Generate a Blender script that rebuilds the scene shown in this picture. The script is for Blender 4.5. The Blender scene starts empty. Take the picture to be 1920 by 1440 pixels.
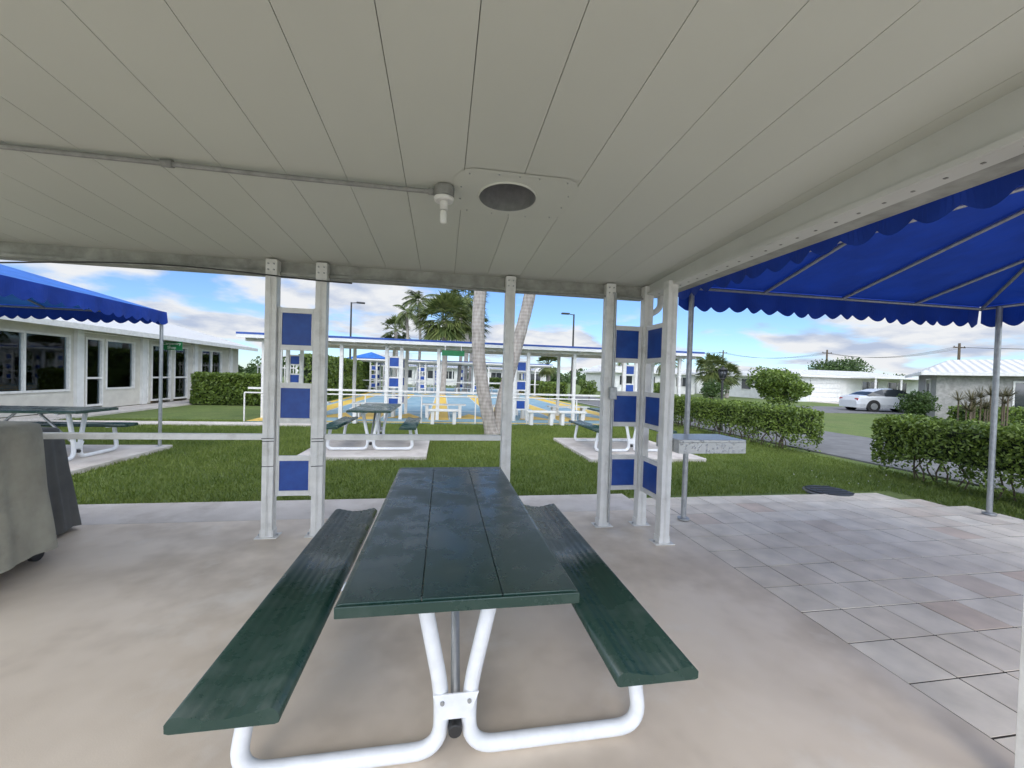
import bpy, math, random
import numpy as np
from mathutils import Vector, Matrix
random.seed(3); R=np.random.RandomState(5)
scn=bpy.context.scene
col=scn.collection
scn.view_settings.view_transform='Standard'; scn.view_settings.look='None'
scn.view_settings.exposure=0

# ---------------------------------------------------------------- materials
def srgb(r,g,b):
    f=lambda c:(c/255/12.92 if c/255<=0.04045 else ((c/255+0.055)/1.055)**2.4)
    return (f(r),f(g),f(b))
def newmat(name):
    m=bpy.data.materials.new(name); m.use_nodes=True
    nt=m.node_tree; b=nt.nodes['Principled BSDF']
    return m,nt,b
def N(nt,t,**k):
    n=nt.nodes.new(t)
    for a,v in k.items(): setattr(n,a,v)
    return n
def mat(name,c1,c2=None,scale=5,rough=0.6,rvar=0.0,bump=0.0,bscale=None,metal=0,spec=0.5,detail=3,c3=None,scale3=1.0,lo=.35,hi=.65,t3=(.48,.72),c4=None,scale4=3,t4=(.55,.7),bdist=.01):
    m,nt,b=newmat(name)
    L=nt.links.new
    geo=N(nt,'ShaderNodeNewGeometry')
    pos=geo.outputs['Position']
    c2=c2 or tuple(x*0.85 for x in c1)
    no=N(nt,'ShaderNodeTexNoise'); no.inputs['Scale'].default_value=scale; no.inputs['Detail'].default_value=detail
    no.inputs['Roughness'].default_value=.6
    L(pos,no.inputs['Vector'])
    mr=N(nt,'ShaderNodeMapRange'); mr.inputs[1].default_value=lo; mr.inputs[2].default_value=hi
    L(no.outputs[0],mr.inputs[0])
    mx=N(nt,'ShaderNodeMix',data_type='RGBA'); L(mr.outputs[0],mx.inputs[0])
    mx.inputs[6].default_value=(*c1,1); mx.inputs[7].default_value=(*c2,1)
    out=mx.outputs[2]
    for (c,s_,t) in ((c3,scale3,t3),(c4,scale4,t4)):
        if c:
            n3=N(nt,'ShaderNodeTexNoise'); n3.inputs['Scale'].default_value=s_; n3.inputs['Detail'].default_value=5; n3.inputs['Roughness'].default_value=.65
            L(pos,n3.inputs['Vector'])
            m3=N(nt,'ShaderNodeMapRange'); m3.inputs[1].default_value=t[0]; m3.inputs[2].default_value=t[1]; m3.inputs[4].default_value=.8; L(n3.outputs[0],m3.inputs[0])
            x3=N(nt,'ShaderNodeMix',data_type='RGBA'); L(m3.outputs[0],x3.inputs[0]); L(out,x3.inputs[6]); x3.inputs[7].default_value=(*c,1)
            out=x3.outputs[2]
    L(out,b.inputs['Base Color'])
    if rvar:
        r=N(nt,'ShaderNodeMapRange'); r.inputs[1].default_value=.35; r.inputs[2].default_value=.65
        r.inputs[3].default_value=rough-rvar; r.inputs[4].default_value=rough+rvar
        L(no.outputs[0],r.inputs[0]); L(r.outputs[0],b.inputs['Roughness'])
    else: b.inputs['Roughness'].default_value=rough
    b.inputs['Metallic'].default_value=metal
    b.inputs['Specular IOR Level'].default_value=spec
    if bump:
        n2=N(nt,'ShaderNodeTexNoise'); n2.inputs['Scale'].default_value=bscale or scale*6; n2.inputs['Detail'].default_value=2
        L(pos,n2.inputs['Vector'])
        bp=N(nt,'ShaderNodeBump'); bp.inputs['Strength'].default_value=bump; bp.inputs['Distance'].default_value=bdist
        L(n2.outputs[0],bp.inputs['Height']); L(bp.outputs[0],b.inputs['Normal'])
    return m
def leafmat(name,dark,light,trans=.25,rough=.5):
    m,nt,b=newmat(name); L=nt.links.new
    g=N(nt,'ShaderNodeNewGeometry'); no=N(nt,'ShaderNodeTexNoise'); no.inputs['Scale'].default_value=1.3; no.inputs['Detail'].default_value=1
    L(g.outputs['Position'],no.inputs['Vector'])
    ad=N(nt,'ShaderNodeMath',operation='ADD'); L(g.outputs['Random Per Island'],ad.inputs[0]); L(no.outputs[0],ad.inputs[1])
    mr=N(nt,'ShaderNodeMapRange'); mr.inputs[1].default_value=.35; mr.inputs[2].default_value=1.45; L(ad.outputs[0],mr.inputs[0])
    mx=N(nt,'ShaderNodeMix',data_type='RGBA'); L(mr.outputs[0],mx.inputs[0])
    mx.inputs[6].default_value=(*dark,1); mx.inputs[7].default_value=(*light,1)
    L(mx.outputs[2],b.inputs['Base Color']); b.inputs['Roughness'].default_value=rough
    t=N(nt,'ShaderNodeBsdfTranslucent'); L(mx.outputs[2],t.inputs[0])
    ms=N(nt,'ShaderNodeMixShader'); ms.inputs[0].default_value=trans
    L(b.outputs[0],ms.inputs[1]); L(t.outputs[0],ms.inputs[2])
    L(ms.outputs[0],nt.nodes['Material Output'].inputs[0])
    return m
def fabric(name,c,trans=.4):
    m,nt,b=newmat(name); L=nt.links.new
    g=N(nt,'ShaderNodeNewGeometry'); no=N(nt,'ShaderNodeTexNoise'); no.inputs['Scale'].default_value=3; no.inputs['Detail'].default_value=3
    L(g.outputs['Position'],no.inputs['Vector'])
    mx=N(nt,'ShaderNodeMix',data_type='RGBA'); L(no.outputs[0],mx.inputs[0])
    mx.inputs[6].default_value=(*[x*.6 for x in c],1); mx.inputs[7].default_value=(*[x*1.4 for x in c],1)
    L(mx.outputs[2],b.inputs['Base Color']); b.inputs['Roughness'].default_value=.7
    n2=N(nt,'ShaderNodeTexNoise'); n2.inputs['Scale'].default_value=5; L(g.outputs['Position'],n2.inputs['Vector'])
    bp=N(nt,'ShaderNodeBump'); bp.inputs['Strength'].default_value=.5; bp.inputs['Distance'].default_value=.05
    L(n2.outputs[0],bp.inputs['Height']); L(bp.outputs[0],b.inputs['Normal'])
    t=N(nt,'ShaderNodeBsdfTranslucent'); L(mx.outputs[2],t.inputs[0])
    ms=N(nt,'ShaderNodeMixShader'); ms.inputs[0].default_value=trans
    L(b.outputs[0],ms.inputs[1]); L(t.outputs[0],ms.inputs[2])
    L(ms.outputs[0],nt.nodes['Material Output'].inputs[0])
    return m

M={}
M['white']=mat('white_paint',(.76,.75,.72),(.66,.65,.62),scale=9,rough=.5,c3=(.46,.44,.40),scale3=6,t3=(.57,.80))
M['beam']=mat('painted_aluminium',(.62,.62,.59),(.56,.56,.53),scale=2,rough=.5,c3=(.40,.40,.37),scale3=2.5,t3=(.6,.85))
M['whitebright']=mat('white_powder',(.80,.82,.84),(.72,.74,.76),scale=14,rough=.35)
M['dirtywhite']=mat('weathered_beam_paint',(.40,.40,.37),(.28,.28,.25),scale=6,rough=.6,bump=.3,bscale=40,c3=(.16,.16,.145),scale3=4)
M['blue']=mat('blue_panel',srgb(30,76,158),srgb(22,62,138),scale=7,rough=.45)
M['floor']=mat('patio_concrete',(.74,.64,.525),(.64,.545,.44),scale=1.6,rough=.5,rvar=.12,bump=.15,bscale=160,c3=(.42,.35,.275),scale3=.8,t3=(.48,.74),c4=(.76,.70,.62),scale4=1.3,t4=(.54,.7),bdist=.004)
M['floorlight']=mat('broom_concrete',(.66,.61,.56),(.56,.51,.46),scale=2,rough=.8,bump=.3,bscale=100,c3=(.42,.37,.32),scale3=2.2)
M['metalgrey']=mat('galvanised_metal',(.45,.46,.46),(.36,.37,.37),scale=20,rough=.45,metal=.6)
M['conduit']=mat('painted_conduit',(.27,.27,.255),(.20,.20,.19),scale=20,rough=.5)
M['black']=mat('black_plastic',(.02,.02,.02),(.03,.03,.03),rough=.5)
M['rubber']=mat('tyre_rubber',(.025,.025,.025),rough=.8)
M['joint']=mat('joint_sand',(.05,.042,.034),rough=.95)
M['asphalt']=mat('asphalt',(.20,.20,.20),(.155,.155,.155),scale=3,rough=.95,spec=.2)
M['stucco']=mat('stucco_cream',(.62,.60,.53),(.54,.52,.46),scale=3,rough=.85,bump=.3,bscale=60)
M['stuccow']=mat('stucco_white',(.74,.74,.72),(.64,.64,.62),scale=2,rough=.85)
M['stone']=mat('grey_stone_wall',(.36,.35,.33),(.24,.235,.22),scale=6,rough=.85,bump=.6,bscale=20)
M['bluepaint']=mat('court_paint_blue',srgb(140,170,182),srgb(118,152,168),scale=1.5,rough=.6,c3=srgb(158,178,182),scale3=.7)
M['yellow']=mat('court_paint_yellow',srgb(228,192,84),srgb(210,174,72),scale=2,rough=.55)
M['linewhite']=mat('line_paint_white',(.75,.75,.72),rough=.6)
M['stem']=mat('shrub_stem',(.13,.10,.07),rough=.9)
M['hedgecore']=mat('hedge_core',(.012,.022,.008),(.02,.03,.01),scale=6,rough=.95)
M['leaf']=leafmat('hedge_leaf',(.035,.075,.012),(.19,.27,.045))
M['leafdark']=leafmat('tree_leaf',(.02,.05,.012),(.08,.135,.03))
M['palm']=leafmat('palm_leaf',(.045,.08,.02),(.17,.20,.06))
M['yucca']=leafmat('cordyline_leaf',(.05,.05,.03),(.14,.12,.06))
M['blade']=leafmat('grass_blade',(.09,.15,.02),(.22,.28,.055),trans=.3,rough=.5)
M['ground']=mat('lawn',(.10,.15,.03),(.15,.20,.045),scale=1.5,rough=.95,c3=(.17,.19,.06),scale3=.35,c4=(.07,.11,.02),scale4=25,t4=(.45,.6))
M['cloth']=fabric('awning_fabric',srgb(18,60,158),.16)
M['clothtop']=fabric('awning_fabric_sunlit',srgb(50,112,196),.12)  # lighter copy of the awning blue; sunlight on the top is put into the colour
M['beige']=mat('grill_cover_cloth',(.40,.385,.31),(.32,.30,.24),scale=4,rough=.8,bump=.5,bscale=12,c3=(.22,.21,.17),scale3=3)
M['covershade']=mat('grill_cover_shaded',(.06,.06,.06),(.09,.09,.085),scale=4,rough=.7,bump=.5,bscale=12)  # shadow on the grill cover's far side, put into the colour
M['sign']=mat('sign_green',srgb(20,110,60),srgb(18,100,55),rough=.4)
M['carpaint']=mat('silver_car_paint',(.62,.64,.66),(.60,.62,.64),rough=.2,metal=.1)
M['carglass']=mat('car_glass',(.02,.025,.03),(.02,.025,.03),rough=.05)
M['darkglass']=mat('window_glass_dark',(.025,.03,.035),(.04,.045,.05),scale=1,rough=.06,spec=.8)
M['tank']=mat('yellow_machine_paint',srgb(240,175,20),srgb(225,130,20),scale=3,rough=.5)
M['room']=mat('interior_wall',(.55,.47,.36),(.40,.34,.26),scale=1.5,rough=.9)
M['bulb']=mat('frosted_glass',(.75,.75,.70),(.7,.7,.66),rough=.25)
M['red']=mat('red_lens',(.4,.02,.02),rough=.2)

def ceilmat():
    m,nt,b=newmat('ceiling_panel'); L=nt.links.new
    g=N(nt,'ShaderNodeNewGeometry')
    n1=N(nt,'ShaderNodeTexNoise'); n1.inputs['Scale'].default_value=.9; n1.inputs['Detail'].default_value=4; L(g.outputs['Position'],n1.inputs['Vector'])
    n2=N(nt,'ShaderNodeTexNoise'); n2.inputs['Scale'].default_value=160; n2.inputs['Detail'].default_value=1; L(g.outputs['Position'],n2.inputs['Vector'])
    mx=N(nt,'ShaderNodeMix',data_type='RGBA'); L(n1.outputs[0],mx.inputs[0])
    mx.inputs[6].default_value=(.62,.635,.565,1); mx.inputs[7].default_value=(.53,.54,.48,1)
    m2=N(nt,'ShaderNodeMix',data_type='RGBA',blend_type='MULTIPLY'); m2.inputs[0].default_value=1
    mr=N(nt,'ShaderNodeMapRange'); mr.inputs[1].default_value=0; mr.inputs[2].default_value=1; mr.inputs[3].default_value=.94; mr.inputs[4].default_value=1.0
    L(g.outputs['Random Per Island'],mr.inputs[0]); L(mx.outputs[2],m2.inputs[6]); L(mr.outputs[0],m2.inputs[7])
    L(m2.outputs[2],b.inputs['Base Color']); b.inputs['Roughness'].default_value=.55
    bp=N(nt,'ShaderNodeBump'); bp.inputs['Strength'].default_value=.1; bp.inputs['Distance'].default_value=.002
    L(n2.outputs[0],bp.inputs['Height']); L(bp.outputs[0],b.inputs['Normal'])
    return m
M['ceil']=ceilmat()
def greenmat():
    m,nt,b=newmat('green_fibreglass'); L=nt.links.new
    g=N(nt,'ShaderNodeNewGeometry')
    n1=N(nt,'ShaderNodeTexNoise'); n1.inputs['Scale'].default_value=4.5; n1.inputs['Detail'].default_value=8; n1.inputs['Roughness'].default_value=.65; L(g.outputs['Position'],n1.inputs['Vector'])
    mr=N(nt,'ShaderNodeMapRange'); mr.inputs[1].default_value=.50; mr.inputs[2].default_value=.78; L(n1.outputs[0],mr.inputs[0])
    mx=N(nt,'ShaderNodeMix',data_type='RGBA'); L(mr.outputs[0],mx.inputs[0])
    mx.inputs[6].default_value=(.016,.046,.036,1); mx.inputs[7].default_value=(.055,.085,.072,1)
    L(mx.outputs[2],b.inputs['Base Color'])
    r=N(nt,'ShaderNodeMapRange'); r.inputs[1].default_value=.40; r.inputs[2].default_value=.60; r.inputs[3].default_value=.18; r.inputs[4].default_value=.42
    L(n1.outputs[0],r.inputs[0]); L(r.outputs[0],b.inputs['Roughness'])
    n2=N(nt,'ShaderNodeTexNoise'); n2.inputs['Scale'].default_value=250; L(g.outputs['Position'],n2.inputs['Vector'])
    bp=N(nt,'ShaderNodeBump'); bp.inputs['Strength'].default_value=.2; bp.inputs['Distance'].default_value=.0012
    L(n2.outputs[0],bp.inputs['Height']); L(bp.outputs[0],b.inputs['Normal'])
    return m
M['green']=greenmat()
def pavermat():
    m,nt,b=newmat('paver_concrete'); L=nt.links.new
    g=N(nt,'ShaderNodeNewGeometry')
    n1=N(nt,'ShaderNodeTexNoise'); n1.inputs['Scale'].default_value=4; n1.inputs['Detail'].default_value=5; L(g.outputs['Position'],n1.inputs['Vector'])
    cr=N(nt,'ShaderNodeValToRGB')
    e=cr.color_ramp.elements; e[0].color=(.66,.53,.43,1); e[1].color=(.76,.69,.59,1); e[1].position=.9
    x=cr.color_ramp.elements.new(.15); x.color=(.71,.63,.53,1)
    L(g.outputs['Random Per Island'],cr.inputs[0])
    mx=N(nt,'ShaderNodeMix',data_type='RGBA',blend_type='MULTIPLY'); mx.inputs[0].default_value=1
    mr=N(nt,'ShaderNodeMapRange'); mr.inputs[1].default_value=.3; mr.inputs[2].default_value=.7; mr.inputs[3].default_value=.8; mr.inputs[4].default_value=1.1
    L(n1.outputs[0],mr.inputs[0]); L(cr.outputs[0],mx.inputs[6]); L(mr.outputs[0],mx.inputs[7])
    L(mx.outputs[2],b.inputs['Base Color']); b.inputs['Roughness'].default_value=.8; b.inputs['Specular IOR Level'].default_value=.3
    n2=N(nt,'ShaderNodeTexNoise'); n2.inputs['Scale'].default_value=150; L(g.outputs['Position'],n2.inputs['Vector'])
    bp=N(nt,'ShaderNodeBump'); bp.inputs['Strength'].default_value=.3; bp.inputs['Distance'].default_value=.003
    L(n2.outputs[0],bp.inputs['Height']); L(bp.outputs[0],b.inputs['Normal'])
    return m
M['paver']=pavermat()
def tilemat(name,c,ax='Y'):
    m,nt,b=newmat(name); L=nt.links.new
    tc=N(nt,'ShaderNodeTexCoord')
    w=N(nt,'ShaderNodeTexWave',bands_direction=ax); w.inputs['Scale'].default_value=1.0; w.inputs['Distortion'].default_value=.3
    L(tc.outputs['Object'],w.inputs['Vector'])
    mx=N(nt,'ShaderNodeMix',data_type='RGBA'); L(w.outputs[1],mx.inputs[0])
    mx.inputs[6].default_value=(*[x*.66 for x in c],1); mx.inputs[7].default_value=(*c,1)
    L(mx.outputs[2],b.inputs['Base Color']); b.inputs['Roughness'].default_value=.7
    bp=N(nt,'ShaderNodeBump'); bp.inputs['Strength'].default_value=.6; bp.inputs['Distance'].default_value=.05
    L(w.outputs[1],bp.inputs['Height']); L(bp.outputs[0],b.inputs['Normal'])
    return m
M['tileY']=tilemat('white_tile_roof_y',(.70,.70,.68),'Y')
M['tileX']=tilemat('white_tile_roof_x',(.70,.70,.68),'X')
def glassmat():
    m,nt,b=newmat('window_glass'); L=nt.links.new
    gl=N(nt,'ShaderNodeBsdfGlossy'); gl.inputs['Roughness'].default_value=.02; gl.inputs[0].default_value=(.9,.95,1,1)
    tr=N(nt,'ShaderNodeBsdfTransparent'); tr.inputs[0].default_value=(.9,.93,.92,1)
    fr=N(nt,'ShaderNodeFresnel'); fr.inputs[0].default_value=1.4
    ms=N(nt,'ShaderNodeMixShader'); L(fr.outputs[0],ms.inputs[0]); L(tr.outputs[0],ms.inputs[1]); L(gl.outputs[0],ms.inputs[2])
    L(ms.outputs[0],nt.nodes['Material Output'].inputs[0]); return m
M['glass']=glassmat()
def diamond():
    m,nt,b=newmat('diamond_plate'); L=nt.links.new
    g=N(nt,'ShaderNodeNewGeometry'); v=N(nt,'ShaderNodeTexVoronoi'); v.inputs['Scale'].default_value=38; L(g.outputs['Position'],v.inputs['Vector'])
    mr=N(nt,'ShaderNodeMapRange'); mr.inputs[1].default_value=.1; mr.inputs[2].default_value=.4; mr.inputs[3].default_value=1;mr.inputs[4].default_value=0
    L(v.outputs[0],mr.inputs[0])
    bp=N(nt,'ShaderNodeBump'); bp.inputs['Strength'].default_value=.9; bp.inputs['Distance'].default_value=.006
    L(mr.outputs[0],bp.inputs['Height']); L(bp.outputs[0],b.inputs['Normal'])
    b.inputs['Base Color'].default_value=(.5,.51,.51,1); b.inputs['Metallic'].default_value=.6; b.inputs['Roughness'].default_value=.35
    return m
M['diamond']=diamond()

# ---------------------------------------------------------------- helpers
def E(name,loc=(0,0,0),rotz=0):
    o=bpy.data.objects.new(name,None); o.location=loc; o.rotation_euler=(0,0,rotz); o.empty_display_size=.2
    col.objects.link(o); return o
def mk(name,verts,faces,mt,parent=None,smooth=False,mats=None,idx=None):
    me=bpy.data.meshes.new(name); me.from_pydata([tuple(v) for v in verts],[],[tuple(f) for f in faces])
    if mats:
        for x in mats: me.materials.append(x)
        if idx is not None: me.polygons.foreach_set('material_index',idx)
    else: me.materials.append(mt)
    if smooth: me.polygons.foreach_set('use_smooth',[True]*len(me.polygons))
    me.update()
    o=bpy.data.objects.new(name,me); col.objects.link(o)
    if parent: o.parent=parent
    return o
BF=[(0,3,2,1),(4,5,6,7),(0,1,5,4),(1,2,6,5),(2,3,7,6),(3,0,4,7)]
def bv(x0,x1,y0,y1,z0,z1):
    return [(x0,y0,z0),(x1,y0,z0),(x1,y1,z0),(x0,y1,z0),(x0,y0,z1),(x1,y0,z1),(x1,y1,z1),(x0,y1,z1)]
def boxes(name,bl,mt,parent=None,bevel=0):
    V=[];F=[]
    for b in bl:
        k=len(V); V+=bv(*b); F+=[tuple(i+k for i in f) for f in BF]
    o=mk(name,V,F,mt,parent)
    if bevel:
        m=o.modifiers.new('bevel','BEVEL'); m.width=bevel; m.segments=2; m.limit_method='ANGLE'
    return o
def box(name,x0,x1,y0,y1,z0,z1,mt,parent=None,bevel=0):
    return boxes(name,[(x0,x1,y0,y1,z0,z1)],mt,parent,bevel)
def fillet(pts,r,n=6):
    pts=[Vector(p) for p in pts]; out=[pts[0]]
    for i in range(1,len(pts)-1):
        a,b,c=pts[i-1],pts[i],pts[i+1]
        r1=min(r,(a-b).length*.49,(c-b).length*.49)
        p=b+(a-b).normalized()*r1; q=b+(c-b).normalized()*r1
        for k in range(n+1):
            t=k/n; out.append((1-t)**2*p+2*t*(1-t)*b+t*t*q)
    out.append(pts[-1]); return out
def tube(name,pts,r,mt,parent=None,fil=0,res=6,radii=None):
    if fil: pts=fillet(pts,fil)
    cu=bpy.data.curves.new(name,'CURVE'); cu.dimensions='3D'; cu.bevel_depth=r; cu.bevel_resolution=res; cu.use_fill_caps=True
    s=cu.splines.new('POLY'); s.points.add(len(pts)-1)
    for i,p in enumerate(pts):
        s.points[i].co=(*p,1)
        if radii: s.points[i].radius=radii[i]
    s.use_smooth=True
    cu.materials.append(mt)
    o=bpy.data.objects.new(name,cu); col.objects.link(o)
    if parent: o.parent=parent
    return o
def tubes(name,paths,r,mt,parent=None,res=3):
    cu=bpy.data.curves.new(name,'CURVE'); cu.dimensions='3D'; cu.bevel_depth=r; cu.bevel_resolution=res; cu.use_fill_caps=True
    for pts in paths:
        s=cu.splines.new('POLY'); s.points.add(len(pts)-1)
        for i,p in enumerate(pts): s.points[i].co=(*p,1)
    cu.materials.append(mt)
    o=bpy.data.objects.new(name,cu); col.objects.link(o)
    if parent: o.parent=parent
    return o
def cyl(name,c,r,h,mt,parent=None,axis='z',n=24,r2=None,bevel=0):
    r2=r if r2 is None else r2; V=[];F=[]
    for k,(rr,hh) in enumerate(((r,-h/2),(r2,h/2))):
        for i in range(n):
            a=2*math.pi*i/n; x,y,z=rr*math.cos(a),rr*math.sin(a),hh
            if axis=='y': x,y,z=x,z,y
            if axis=='x': x,y,z=z,x,y
            V.append((c[0]+x,c[1]+y,c[2]+z))
    for i in range(n): F.append((i,(i+1)%n,n+(i+1)%n,n+i))
    F.append(tuple(range(n-1,-1,-1))); F.append(tuple(range(n,2*n)))
    o=mk(name,V,F,mt,parent)
    for p in o.data.polygons[:n]: p.use_smooth=True
    if bevel:
        m=o.modifiers.new('b','BEVEL'); m.width=bevel; m.segments=2; m.limit_method='ANGLE'
    return o
def extrude_y(name,prof,y0,y1,mt,parent=None,smooth=True,x0=0,z0=0,bevel=0):
    n=len(prof); V=[(p[0]+x0,y0,p[1]+z0) for p in prof]+[(p[0]+x0,y1,p[1]+z0) for p in prof]
    F=[(i,(i+1)%n,n+(i+1)%n,n+i) for i in range(n)]+[tuple(range(n-1,-1,-1)),tuple(range(n,2*n))]
    o=mk(name,V,F,mt,parent)
    if smooth:
        for p in o.data.polygons[:n]: p.use_smooth=True
    if bevel:
        m=o.modifiers.new('b','BEVEL'); m.width=bevel; m.segments=2; m.limit_method='ANGLE'; m.angle_limit=math.radians(50)
    return o
def quadmesh(name,Q,mt,parent=None):
    Q=np.asarray(Q,dtype=np.float32); n=len(Q); k=Q.shape[1]
    me=bpy.data.meshes.new(name); me.vertices.add(n*k); me.vertices.foreach_set('co',Q.reshape(-1))
    me.loops.add(n*k); me.loops.foreach_set('vertex_index',np.arange(n*k,dtype=np.int32))
    me.polygons.add(n); me.polygons.foreach_set('loop_start',np.arange(n,dtype=np.int32)*k)
    me.update(calc_edges=True); me.materials.append(mt)
    o=bpy.data.objects.new(name,me); col.objects.link(o)
    if parent: o.parent=parent
    return o
def unit(n):
    v=R.normal(size=(n,3)); return v/np.linalg.norm(v,axis=1,keepdims=True)
def leafquads(P,s,asp=.55):
    n=len(P); a=unit(n); b=np.cross(a,unit(n)); b/=np.linalg.norm(b,axis=1,keepdims=True)+1e-9
    sz=(s*(.6+.8*R.rand(n)))[:,None]
    a=a*sz; b=b*sz*asp
    return np.stack([P-a,P-b*.9+a*.1,P+a,P+b*.9+a*.1],axis=1)

# ---------------------------------------------------------------- world
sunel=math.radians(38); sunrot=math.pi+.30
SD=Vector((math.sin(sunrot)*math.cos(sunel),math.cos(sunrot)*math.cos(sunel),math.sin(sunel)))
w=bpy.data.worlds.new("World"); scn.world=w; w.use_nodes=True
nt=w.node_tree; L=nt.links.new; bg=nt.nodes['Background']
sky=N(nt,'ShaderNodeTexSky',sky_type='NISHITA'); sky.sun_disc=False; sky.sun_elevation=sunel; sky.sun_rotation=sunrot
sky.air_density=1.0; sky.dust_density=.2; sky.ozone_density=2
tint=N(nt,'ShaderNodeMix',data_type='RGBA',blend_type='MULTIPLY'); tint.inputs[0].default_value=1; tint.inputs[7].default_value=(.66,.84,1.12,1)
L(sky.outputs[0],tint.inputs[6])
tc=N(nt,'ShaderNodeTexCoord'); sp=N(nt,'ShaderNodeSeparateXYZ'); L(tc.outputs['Generated'],sp.inputs[0])
mxz=N(nt,'ShaderNodeMath',operation='MAXIMUM'); L(sp.outputs[2],mxz.inputs[0]); mxz.inputs[1].default_value=0
adz=N(nt,'ShaderNodeMath',operation='ADD'); L(mxz.outputs[0],adz.inputs[0]); adz.inputs[1].default_value=.22
dx=N(nt,'ShaderNodeMath',operation='DIVIDE'); L(sp.outputs[0],dx.inputs[0]); L(adz.outputs[0],dx.inputs[1])
dy=N(nt,'ShaderNodeMath',operation='DIVIDE'); L(sp.outputs[1],dy.inputs[0]); L(adz.outputs[0],dy.inputs[1])
cb=N(nt,'ShaderNodeCombineXYZ'); L(dx.outputs[0],cb.inputs[0]); L(dy.outputs[0],cb.inputs[1])
cb.inputs[2].default_value=1.9
n1=N(nt,'ShaderNodeTexNoise'); n1.inputs['Scale'].default_value=1.35; n1.inputs['Detail'].default_value=8; n1.inputs['Roughness'].default_value=.5; n1.inputs['Distortion'].default_value=.2
L(cb.outputs[0],n1.inputs['Vector'])
m1=N(nt,'ShaderNodeMapRange',interpolation_type='SMOOTHSTEP'); m1.inputs[1].default_value=.45; m1.inputs[2].default_value=.56; L(n1.outputs[0],m1.inputs[0])
n2=N(nt,'ShaderNodeTexNoise'); n2.inputs['Scale'].default_value=2.6; n2.inputs['Detail'].default_value=7; n2.inputs['Roughness'].default_value=.55; L(cb.outputs[0],n2.inputs['Vector'])
cc=N(nt,'ShaderNodeValToRGB'); L(n2.outputs[0],cc.inputs[0])
cc.color_ramp.elements[0].position=.36; cc.color_ramp.elements[0].color=(.56,.65,.84,1)
cc.color_ramp.elements[1].position=.56; cc.color_ramp.elements[1].color=(.98,1.0,1.03,1)
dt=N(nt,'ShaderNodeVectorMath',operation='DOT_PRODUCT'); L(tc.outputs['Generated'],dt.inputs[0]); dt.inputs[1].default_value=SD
mg=N(nt,'ShaderNodeMapRange',interpolation_type='SMOOTHSTEP'); mg.inputs[1].default_value=-.25; mg.inputs[2].default_value=.9; mg.inputs[3].default_value=5.9; mg.inputs[4].default_value=36  # clouds out of view behind the camera boosted to light the pavilion interior
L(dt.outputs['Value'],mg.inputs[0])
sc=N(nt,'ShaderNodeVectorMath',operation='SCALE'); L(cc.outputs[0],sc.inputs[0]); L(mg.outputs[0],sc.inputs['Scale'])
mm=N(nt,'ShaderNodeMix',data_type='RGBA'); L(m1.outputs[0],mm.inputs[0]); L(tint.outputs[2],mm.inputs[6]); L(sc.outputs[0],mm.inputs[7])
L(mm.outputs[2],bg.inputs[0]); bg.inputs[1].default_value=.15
sl=bpy.data.lights.new('sun','SUN'); sl.energy=1.5; sl.angle=math.radians(25); sl.color=(1,.94,.86)
so=bpy.data.objects.new('sun',sl); col.objects.link(so); so.rotation_euler=SD.to_track_quat('Z','Y').to_euler(); so.location=(0,-5,20)

# ---------------------------------------------------------------- camera
cd=bpy.data.cameras.new('camera'); cam=bpy.data.objects.new('camera',cd); col.objects.link(cam); scn.camera=cam
cd.sensor_width=36; cd.lens=760/1920*36; cd.clip_start=.05; cd.clip_end=4000
cam.matrix_world=Matrix.Translation((0,0,1.45))@Matrix.Rotation(math.radians(-9.7),4,'Z')@Matrix.Rotation(math.radians(89),4,'X')@Matrix.Rotation(.03,4,'Z')

# ---------------------------------------------------------------- ground
G=-.05
mk('ground',[(-1500,-1500,G),(1500,-1500,G),(1500,1500,G),(-1500,1500,G)],[(0,1,2,3)],M['ground'])
def grass():
    n=7500; P=np.zeros((n,3)); P[:,0]=R.rand(n)*2; P[:,1]=R.rand(n)*2
    h=.03+.03*R.rand(n)+.02*(R.rand(n)>.93); a=R.rand(n)*6.28; wd=.0045+.0035*R.rand(n)
    dxy=np.stack([np.cos(a),np.sin(a),0*a],1)*wd[:,None]
    b=R.rand(n)*6.28; ln=(.2+.7*R.rand(n))*h
    T=P+np.stack([np.cos(b)*ln,np.sin(b)*ln,h],1)
    Q=np.stack([P-dxy,P+dxy,T],1)
    g=E('grass'); o=quadmesh('grass_blades',Q,M['blade'],g); first=True
    for i in range(-6,4):
        for j in range(0,4):
            x=i*2-0.; y=4.86+j*2
            if first: t=o; first=False
            else:
                t=bpy.data.objects.new('grass_blades',o.data); col.objects.link(t); t.parent=g
            k=(i*7+j*3)%4
            t.rotation_euler=(0,0,k*math.pi/2)
            off={0:(0,0),1:(2,0),2:(2,2),3:(0,2)}[k]
            t.location=(x+off[0],y+off[1],G)
    for y in (2.86,.86):
        t=bpy.data.objects.new('grass_blades',o.data); col.objects.link(t); t.parent=g; t.location=(6.46,y,G)
    return g
grass()
P=np.stack([5.6+R.rand(30)*1.8,4.9+R.rand(30)*1.1,-.01+R.rand(30)*.02],1)
quadmesh('clover_flowers',leafquads(P,.009,.9),M['linewhite'])
box('patio_slab',-7,2.30,-6,4.22,-.2,0,M['floor'],bevel=.004)
box('concrete_walk',-7,2.30,4.228,4.85,-.2,-.001,M['floorlight'],bevel=.004)
pv=[]
yy=4.66
random.seed(9)
while yy>-5:
    x=2.306
    while x<6.3:
        x1=x+.305
        if not (x1+yy>10.75):
            dz=random.uniform(-.001,.0015); g=random.uniform(.004,.006)
            pv.append((x+g,x1-g,yy-.305+g,yy-g,-.06,-.004+dz))
        x=x1
    yy-=.305
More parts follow.
